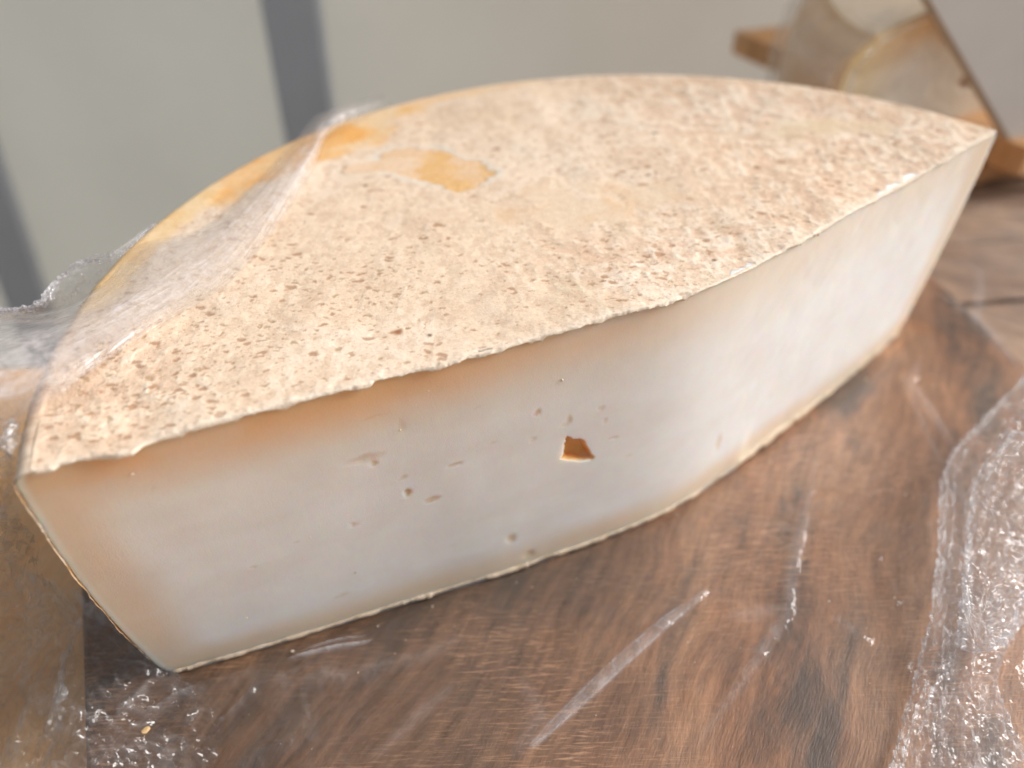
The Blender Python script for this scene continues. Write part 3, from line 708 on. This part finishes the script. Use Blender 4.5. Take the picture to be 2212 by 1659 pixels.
# dark cloth bag corner at the left edge
c1 = at(-20, 600, TZ)
nuu, nvv = 40, 30
Th, Ph = np.meshgrid(np.linspace(0, 2 * math.pi, nuu), np.linspace(0, math.pi, nvv))
rr_ = 1 + .18 * (fbm(Th * 1.2, Ph * 2, 3, 800) - .5)
bx = np.stack([c1.x - .05 + .045 * rr_ * np.sin(Ph) * np.cos(Th), c1.y + .0 + .03 * rr_ * np.sin(Ph) * np.sin(Th), TZ + .010 + .014 * rr_ * np.cos(Ph)], -1)
bx[:, -1] = bx[:, 0]
bx[..., 2] = np.maximum(bx[..., 2], TZ + .0004)
tag(build('dark_bag', bx.reshape(-1, 3), gridf(nvv, nuu, 0, True), M_dark), 'small black cloth lump on the table at the left edge behind the film', 'bag')

# ------------------------------------------------------------------ plastic film
pf = empty('plastic_wrap', (0, .1, 0), 'crumpled clear plastic wrap spread under and bunched round the large cheese', 'plastic wrap')
# a) sheet lying on the board
def poly_d(x, y, pts):
    d = np.full(x.shape, 1e9); tt_ = np.zeros(x.shape); L = 0
    P_ = [np.array(at(*p)[:2]) for p in pts]; tot = sum(np.linalg.norm(P_[i + 1] - P_[i]) for i in range(len(P_) - 1))
    for i in range(len(P_) - 1):
        a, b = P_[i], P_[i + 1]; e = b - a; l = np.linalg.norm(e)
        t = np.clip(((x - a[0]) * e[0] + (y - a[1]) * e[1]) / (l * l), 0, 1)
        dd = np.hypot(x - a[0] - e[0] * t, y - a[1] - e[1] * t); m = dd < d
        d = np.where(m, dd, d); tt_ = np.where(m, (L + t * l) / tot, tt_); L += l
    return d, tt_
nx, ny = 880, 620
xr = np.linspace(-.21, .30, nx); yr = np.linspace(.015, .36, ny)
X, Y = np.meshgrid(xr, yr)
lf = at(172, 1500).x
left = ss(-.035, -.075, X) * ss(.15, .11, Y); rightm = ss(.05, .14, X)
wX = X + .01 * (fbm(X * 20, Y * 20, 2, 900) - .5); wY = Y + .01 * (fbm(X * 20, Y * 20, 2, 901) - .5)
rdg = ridge(wX * 38, wY * 46, 3, 910)
h = .0012 + .0006 * rdg ** 3 + (.0004 * rightm - .0004) * 0 + left * (.0050 * ridge(wX * 55, wY * 55, 4, 911) ** 2) + .0006 * fbm(X * 15, Y * 15, 2, 912)
milk = .004 + .022 * fbm(X * 14, Y * 14, 3, 913) + left * .03 * ss(.5, .8, ridge(wX * 55, wY * 55, 4, 911))
def crease(pts, wd, hh, mk, taper=1, flat=False, soft=.6):
    global h, milk
    d, t = poly_d(X, Y, pts)
    tp = np.sin(np.pi * np.clip(t, 0, 1)) ** .6 if taper == 1 else (ss(0, .12, t) if taper == 2 else 1)
    wdt = wd * (.25 + .75 * tp)
    if flat:
        m = ss(wdt, wdt * .72, d)
        h = h + hh * np.exp(-(d / wdt) ** 2); milk = milk + mk * m * (.75 + .5 * fbm(X * 200, Y * 200, 2, 920)) + mk * .8 * np.exp(-((d - wdt * .85) / (.0004)) ** 2)
    else:
        h = h + hh * np.exp(-(d / wdt) ** 2) * tp; milk = milk + mk * np.exp(-(d / wdt) ** 2) * tp
crease([(1522, 1290), (1440, 1352), (1330, 1450), (1230, 1545), (1150, 1622)], .0023, .0009, .20, 1, True)
crease([(1765, 980), (1735, 1130), (1705, 1250), (1698, 1335), (1600, 1480), (1485, 1640)], .0018, .0005, .15)
crease([(1700, 1325), (1560, 1350)], .0022, .0008, .10)
crease([(1985, 780), (1960, 840), (2010, 910), (2060, 990)], .0022, .0010, .16)
crease([(2015, 640), (2080, 690), (2150, 760), (2210, 830)], .0026, .0014, .22)
crease([(2050, 560), (2110, 600), (2100, 700), (2180, 760)], .003, .0012, .16)
crease([(1940, 820), (1975, 900), (2010, 980), (2040, 1030)], .0012, .001, .12)
crease([(620, 1440), (700, 1420), (760, 1407), (800, 1397), (808, 1390)], .0007, .0022, .55)  # bright reflection along this fold painted in as white milk
crease([(640, 1420), (700, 1402), (760, 1390), (795, 1385)], .0005, .0016, .40)  # second glint of the fold, likewise painted as milk
crease([(585, 1500), (760, 1470), (900, 1435), (1010, 1380)], .0030, .0018, .06)
crease([(300, 1345), (360, 1440), (385, 1480)], .0010, .0018, .10)
crease([(355, 1480), (300, 1540), (250, 1590)], .0014, .0030, .12)
crease([(250, 1300), (240, 1350), (222, 1400)], .0040, .0026, .16)
crease([(200, 1240), (220, 1330), (190, 1430)], .0016, .003, .12)
crease([(430, 1500), (380, 1530), (330, 1560), (260, 1550)], .0016, .0030, .12)
crease([(455, 1600), (560, 1500), (700, 1440)], .0016, .0012, .06)
crease([(800, 1659), (900, 1560), (990, 1480)], .0020, .0010, .07)
crease([(1100, 1659), (1160, 1560), (1120, 1470)], .0030, .0010, .07)
crease([(1880, 1400), (1840, 1380), (1790, 1345)], .003, .0012, .07)
for k in range(46):                                    # many small sharp tucks in the left corner and along the cheese
    rg_ = random.Random(k)
    x0 = rg_.uniform(150, 470); y0 = rg_.uniform(1300, 1659); an = rg_.uniform(0, 3.1); L = rg_.uniform(18, 60)
    if y0 < 1350 + (x0 - 150) * .3: continue
    crease([(x0, y0), (x0 + math.cos(an) * L, y0 + math.sin(an) * L)], rg_.uniform(.0004, .0009), rg_.uniform(.0012, .0026), .06)
# keeps clear below the cheese; runs down over the board's left edge onto the table
bx0 = at(165, 1400).x
fall = ss(bx0 - .0035, bx0 - .013, X + (Y - .06) * .02)
h = h - fall * .0145 + .0015
keepm = np.ones_like(X, bool)
under = np.zeros_like(X)
dxy = np.stack([X - C0[0], Y - C0[1]], -1); angp = np.arctan2(dxy[..., 1], dxy[..., 0]); angp = np.where(angp < -math.pi / 2 + .0, angp + 2 * math.pi, angp)
inside = (angp > AR) & (angp < AL) & (np.hypot(dxy[..., 0], dxy[..., 1]) < RR * 1.02)
dcut = np.minimum(np.where(dxy @ dL > 0, np.abs(dxy @ np.array([dL[1], -dL[0]])), 1), np.where(dxy @ dR > 0, np.abs(dxy @ np.array([dR[1], -dR[0]])), 1))
h = np.where(inside, -.0003 + 0 * h, np.where(True, h, h))
near = ss(.006, 0, dcut) * (np.hypot(dxy[..., 0], dxy[..., 1]) < RR * 1.02)
h = np.where(inside, h, h * (1 - near) + .0004 * near)
sheetV = np.stack([X, Y, h], -1)
F = gridf(ny, nx)
fi = (inside.reshape(-1)[F].all(1))
# outline of the sheet: uneven far and right edges
lim = (Y.reshape(-1)[F].mean(1) > .33 + .02 * fbm(X.reshape(-1)[F].mean(1) * 20, 0 * F[:, 0], 2, 930))
keep(build('film_sheet', sheetV, F[~(fi | lim)], M_flat, attrs={'milk': milk}), pf)

# b) gathered pieces: control rows of world points, spline-interpolated, pleated along their length
def catmull(P_, n):
    P_ = np.asarray(P_, float); m = len(P_); t = np.linspace(0, m - 1 - 1e-9, n); i = np.floor(t).astype(int); f = (t - i)
    sh = [1] * (P_.ndim - 1); f = f.reshape([-1] + sh)
    g_ = lambda k: P_[np.clip(i + k, 0, m - 1)]
    a, b, c, d = g_(-1), g_(0), g_(1), g_(2)
    return .5 * ((2 * b) + (-a + c) * f + (2 * a - 5 * b + 4 * c - d) * f ** 2 + (-a + 3 * b - 3 * c + d) * f ** 3)
def gathered(name, rows, nu, nv, amp, fu, fv, seed, milk, mfold=.3, crk=.0008, zmin=None, edge=.25, m=None, fade=False, facet=False):
    jit = nu if facet else 0
    G = catmull(rows, nu); G = np.swapaxes(catmull(np.swapaxes(G, 0, 1), nv), 0, 1)     # nu x nv
    du = np.gradient(G, axis=0); dvv = np.gradient(G, axis=1); N = np.cross(du, dvv); N /= np.linalg.norm(N, axis=-1, keepdims=True) + 1e-12
    if N[..., 2].mean() < 0: N = -N
    uu, vv = np.meshgrid(np.linspace(0, 1, nu), np.linspace(0, 1, nv), indexing='ij')
    wu = uu + .06 * (fbm(uu * 4, vv * 4, 2, seed) - .5); wv_ = vv + .12 * (fbm(uu * 4, vv * 4, 2, seed + 3) - .5)
    pl = ridge(wu * fu, wv_ * fv, 3, seed + 5)
    ck = ridge(wu * fu * 3 + vv * 3, wv_ * fv * 2.2, 3, seed + 9)
    G = G + N * (amp * (pl - .5) * 1.6 + crk * (ck - .5) * 2)[..., None]
    if facet:                                           # crisp little planes between sharp creases
        rg_ = np.random.RandomState(seed); k1 = np.linalg.norm(du, axis=-1, keepdims=True); k2 = np.linalg.norm(dvv, axis=-1, keepdims=True)
        G = G + du * (rg_.rand(nu, nv, 1) - .5) * .75 + dvv * (rg_.rand(nu, nv, 1) - .5) * .75 + N * (rg_.rand(nu, nv, 1) - .5) * facet
    if zmin is not None: G[..., 2] = np.maximum(G[..., 2], zmin + .0008 * pl)
    mk = milk + mfold * ss(.62, .92, pl) + mfold * .5 * ss(.7, .95, ck)
    e_ = np.minimum(np.minimum(uu, 1 - uu) * nu, np.minimum(vv, 1 - vv) * nv)
    mk = mk + edge * ss(5, 0, e_)
    if fade: mk = mk * np.sin(np.pi * np.clip(vv + .12 * (fbm(uu * 9, vv * 3, 3, seed + 20) - .5), 0, 1)) ** .9 * ss(1, .9, uu)
    F_ = gridf(nu, nv)
    if facet:
        alt = (np.arange(len(F_)) + np.arange(len(F_)) // (nv - 1)) % 2
        a, b, c, d = F_.T
        F_ = np.concatenate([np.where(alt[:, None], np.stack([a, b, c], 1), np.stack([a, b, d], 1)), np.where(alt[:, None], np.stack([a, c, d], 1), np.stack([b, c, d], 1))])
    return keep(build(name, G, F_, m or M_film, smooth=not facet, attrs={'milk': mk}), pf)
def A3(px, py, z): return tuple(at(px, py, z))
# right-hand bunch
gathered('film_bunch', [
    [A3(2225, 800, .020), A3(2290, 800, .035), A3(2400, 820, .030), A3(2500, 860, .004)],
    [A3(2120, 915, .012), A3(2180, 900, .030), A3(2300, 930, .030), A3(2420, 980, .004)],
    [A3(2052, 1010, .006), A3(2110, 1000, .024), A3(2220, 1030, .026), A3(2380, 1080, .003)],
    [A3(2038, 1180, .003), A3(2085, 1170, .018), A3(2160, 1180, .020), A3(2300, 1200, .003)],
    [A3(2025, 1310, .003), A3(2065, 1310, .013), A3(2120, 1320, .014), A3(2210, 1330, .003)],
    [A3(1990, 1430, .003), A3(2040, 1440, .009), A3(2085, 1445, .010), A3(2150, 1450, .003)],
    [A3(1955, 1560, .002), A3(2010, 1560, .008), A3(2080, 1565, .010), A3(2190, 1580, .003)],
    [A3(1910, 1720, .002), A3(1990, 1720, .008), A3(2110, 1720, .010), A3(2260, 1720, .003)]],
    120, 46, .0028, 2.5, 9, 40, .12, .14, .0005, .0012, facet=.0018)
gathered('film_bunch', [
    [A3(2180, 930, .030), A3(2230, 940, .042), A3(2340, 960, .036)],
    [A3(2110, 1050, .022), A3(2160, 1060, .034), A3(2260, 1080, .030)],
    [A3(2090, 1200, .018), A3(2140, 1210, .026), A3(2230, 1220, .018)],
    [A3(2085, 1330, .014), A3(2120, 1350, .020), A3(2190, 1340, .010)],
    [A3(2075, 1400, .010), A3(2110, 1410, .015), A3(2160, 1390, .008)]],
    110, 48, .0026, 3, 9, 60, .08, .12, .0006, .002, facet=.0018)
# left: film drawn over the top of the cheese from its back left rim
zt = H + .003
gathered('film_drape', [
    [A3(-140, 640, .088), A3(-140, 760, .104), A3(-140, 880, .106), A3(-140, 1000, .085)],
    [A3(-10, 668, .092), A3(-10, 750, .107), A3(-10, 850, .108), A3(-20, 985, .090)],
    [A3(110, 672, .098), A3(130, 715, .108), A3(120, 790, .108), A3(70, 900, .103)],
    [A3(225, 610, .100), A3(260, 655, .107), A3(280, 705, .106), A3(200, 800, .1045)],
    [A3(300, 530, .100), A3(370, 580, .106), A3(400, 630, .105), A3(330, 715, .1042)],
    [A3(440, 490, .103), A3(475, 520, .106), A3(510, 555, .105), A3(500, 610, .1042)],
    [A3(555, 392, .104), A3(580, 415, .107), A3(602, 445, .106), A3(605, 480, .1042)],
    [A3(640, 300, .105), A3(658, 318, .109), A3(672, 340, .109), A3(676, 368, .1050)],
    [A3(706, 240, .106), A3(718, 250, .110), A3(724, 262, .110), A3(720, 285, .106)],
    [A3(830, 205, .100), A3(838, 212, .103), A3(842, 218, .102), A3(850, 226, .100)]],
    620, 220, .0006, 4, 5, 80, .38, .26, .0001, H + .0012 - .03, .0, M_veil, True)
# crumpled peak rising behind the left rim
pk = lambda px, py, z: A3(px, py, z)
gathered('film_peak', [
    [pk(-30, 690, .072), pk(-10, 680, .09), pk(0, 672, .094)],
    [pk(90, 700, .070), pk(85, 670, .092), pk(80, 655, .096)],
    [pk(165, 700, .078), pk(140, 610, .096), pk(125, 590, .098)],
    [pk(215, 640, .084), pk(190, 575, .098), pk(180, 558, .100)],
    [pk(280, 580, .090), pk(262, 555, .099), pk(255, 538, .101)],
    [pk(345, 500, .094), pk(338, 488, .099), pk(333, 478, .100)]],
    90, 36, .0018, 7, 5, 120, .14, .22, .0006, None, .35, facet=.0012)
# hanging down the left side of the cheese to the table
gathered('film_fold', [
    [A3(-140, 900, .100), A3(-30, 890, .104), A3(40, 900, .1015), A3(40, 940, .101)],
    [A3(-160, 1040, .07), A3(-60, 1040, .078), A3(10, 1040, .085), A3(20, 1045, .092)],
    [A3(-180, 1240, .03), A3(-70, 1240, .034), A3(20, 1200, .050), A3(50, 1160, .066)],
    [A3(-140, 1420, .0), A3(-30, 1400, .006), A3(80, 1350, .018), A3(125, 1270, .035)],
    [A3(-140, 1560, -.018), A3(-20, 1540, -.012), A3(100, 1470, .002), A3(165, 1345, .010)],
    [A3(-150, 1740, -.020), A3(-20, 1740, -.018), A3(90, 1700, -.014), A3(150, 1500, .003)]],
    80, 46, .0035, 5, 6, 160, .0, .12, .0010, TZ + .001, .03, facet=.0036)
gathered('film_bunch', [
    [A3(-90, 1190, TZ + .008), A3(0, 1200, TZ + .012), A3(70, 1230, TZ + .014), A3(130, 1270, .0030), A3(190, 1320, .0016)],
    [A3(-90, 1290, TZ + .006), A3(30, 1310, TZ + .012), A3(120, 1320, -.002), A3(220, 1370, .0040), A3(330, 1430, .0012)],
    [A3(-90, 1400, TZ + .004), A3(30, 1400, TZ + .010), A3(150, 1410, .0030), A3(260, 1450, .0050), A3(420, 1480, .0012)],
    [A3(-90, 1500, TZ + .004), A3(30, 1510, TZ + .009), A3(160, 1510, .0036), A3(290, 1540, .0060), A3(480, 1550, .0012)],
    [A3(-90, 1600, TZ + .004), A3(40, 1610, TZ + .008), A3(170, 1610, .0032), A3(300, 1620, .0046), A3(470, 1630, .0012)],
    [A3(-90, 1740, TZ + .004), A3(40, 1740, TZ + .006), A3(180, 1740, .0026), A3(300, 1740, .0030), A3(430, 1740, .0012)]],
    66, 56, .0034, 4, 4, 240, .012, .09, .0010, TZ + .001, .0, facet=.0030)

# ------------------------------------------------------------------ crumbs
M_crumb = mat_plain('crumb', (.70, .60, .47), .6, .15, 900, .3)
def crumb_mesh(k):
    rg_ = np.random.RandomState(k); phi = (1 + 5 ** .5) / 2
    v = np.array([(-1, phi, 0), (1, phi, 0), (-1, -phi, 0), (1, -phi, 0), (0, -1, phi), (0, 1, phi), (0, -1, -phi), (0, 1, -phi), (phi, 0, -1), (phi, 0, 1), (-phi, 0, -1), (-phi, 0, 1)]) / 1.9
    v = v * (1 + .5 * (rg_.rand(12, 1) - .5)) * np.array([1, .62, .45])
    f = [(0, 11, 5), (0, 5, 1), (0, 1, 7), (0, 7, 10), (0, 10, 11), (1, 5, 9), (5, 11, 4), (11, 10, 2), (10, 7, 6), (7, 1, 8), (3, 9, 4), (3, 4, 2), (3, 2, 6), (3, 6, 8), (3, 8, 9), (4, 9, 5), (2, 4, 11), (6, 2, 10), (8, 6, 7), (9, 8, 1)]
    me = bpy.data.meshes.new('crumb'); me.from_pydata([tuple(q) for q in v], [], f); me.materials.append(M_crumb); return me
cms = [crumb_mesh(k) for k in range(6)]
crumbs = [(629, 1401, 12), (934, 1308, 8), (816, 1352, 7), (876, 1382, 5), (898, 1359, 3), (982, 1354, 3.5), (1059, 1377, 4), (853, 1413, 5), (776, 1461, 6), (797, 1459, 3), (1116, 1258, 4), (1149, 1268, 5), (1245, 1250, 4), (1240, 1259, 3), (1247, 1280, 3), (1123, 1418, 3.5), (1099, 1432, 2.5), (991, 1486, 3),
          (1287, 1545, 5), (676, 1624, 4), (611, 1617, 5), (1243, 1366, 4), (1274, 1361, 2.5), (859, 1524, 2.5), (364, 1461, 4), (367, 1437, 3), (479, 1431, 3), (171, 1494, 4), (188, 1521, 4), (539, 1546, 3), (1932, 1292, 7), (1879, 1476, 5), (1791, 1299, 8), (1954, 1513, 4), (1582, 1613, 4), (1559, 1622, 3),
          (1486, 1387, 5), (1511, 1370, 4), (1501, 1430, 5), (1600, 1399, 4), (1873, 817, 6), (2016, 837, 5), (1956, 1069, 6), (1666, 1000, 5), (1405, 1240, 3), (1010, 1560, 3), (1340, 1300, 3), (905, 1600, 3), (1420, 1520, 3)]
for k, (px, py, r) in enumerate(crumbs):
    p = at(px, py, .0032); o = bpy.data.objects.new('crumb', cms[k % 6]); COL.objects.link(o)
    sz = r * p.length / FPX * .62; sz *= .95
    ix = int(np.clip(round((p.x + .21) / .51 * (nx - 1)), 0, nx - 1)); iy = int(np.clip(round((p.y - .015) / .345 * (ny - 1)), 0, ny - 1))
    o.location = (p.x, p.y, float(h[iy, ix]) + sz * .35); o.scale = (sz, sz, sz); o.rotation_euler = (0, 0, k * 1.7)
    own = {0: 'largest pale cheese crumb, lying above the bright film crease before the cheese', 1: 'round pale cheese crumb close under the lower edge of the cut face', 32: 'long pale shaving on the right part of the board between two film creases', 30: 'pale crumb alone on the board close to the bunched film at right'}
    tag(o, own.get(k, 'tiny pale cheese crumb lying on the film over the cutting board'), 'crumb', 'cheese crumbs scattered on the board')
for k, (px, py, r) in enumerate([(285, 1027, 5), (770, 1245, 5), (1215, 820, 6), (535, 1350, 4), (866, 906, 3), (866, 931, 4), (925, 845, 3), (1060, 1190, 3), (672, 1168, 3)]):
    uu_, zz_ = on_cut(px, py); pq, nq = cut(np.array([uu_]), np.array([zz_])); sz = r * .00011
    o = bpy.data.objects.new('crumb', cms[k % 6]); COL.objects.link(o); o.location = (pq[0, 0] + nq[0, 0] * sz * .2, pq[0, 1] + nq[0, 1] * sz * .2, zz_); o.scale = (sz, sz, sz); o.rotation_euler = (k, k * 2.1, .3)
    tag(o, 'tiny white crumb stuck to the cut face of the large cheese', 'crumb', 'crumbs stuck to the cut face')
p = at(324, 1588, .004); o = bpy.data.objects.new('rind_flake', cms[2].copy()); COL.objects.link(o)
fm = mat_plain('flake', (.62, .42, .2), .7, .2, 600, .3); o.data.materials[0] = fm
o.location = (p.x, p.y, .0075); o.scale = (.0016, .0019, .0007); o.rotation_euler = (0, .2, 1.2)
tag(o, 'yellow-brown flake of rind on the crinkled film at lower left', 'rind flake')
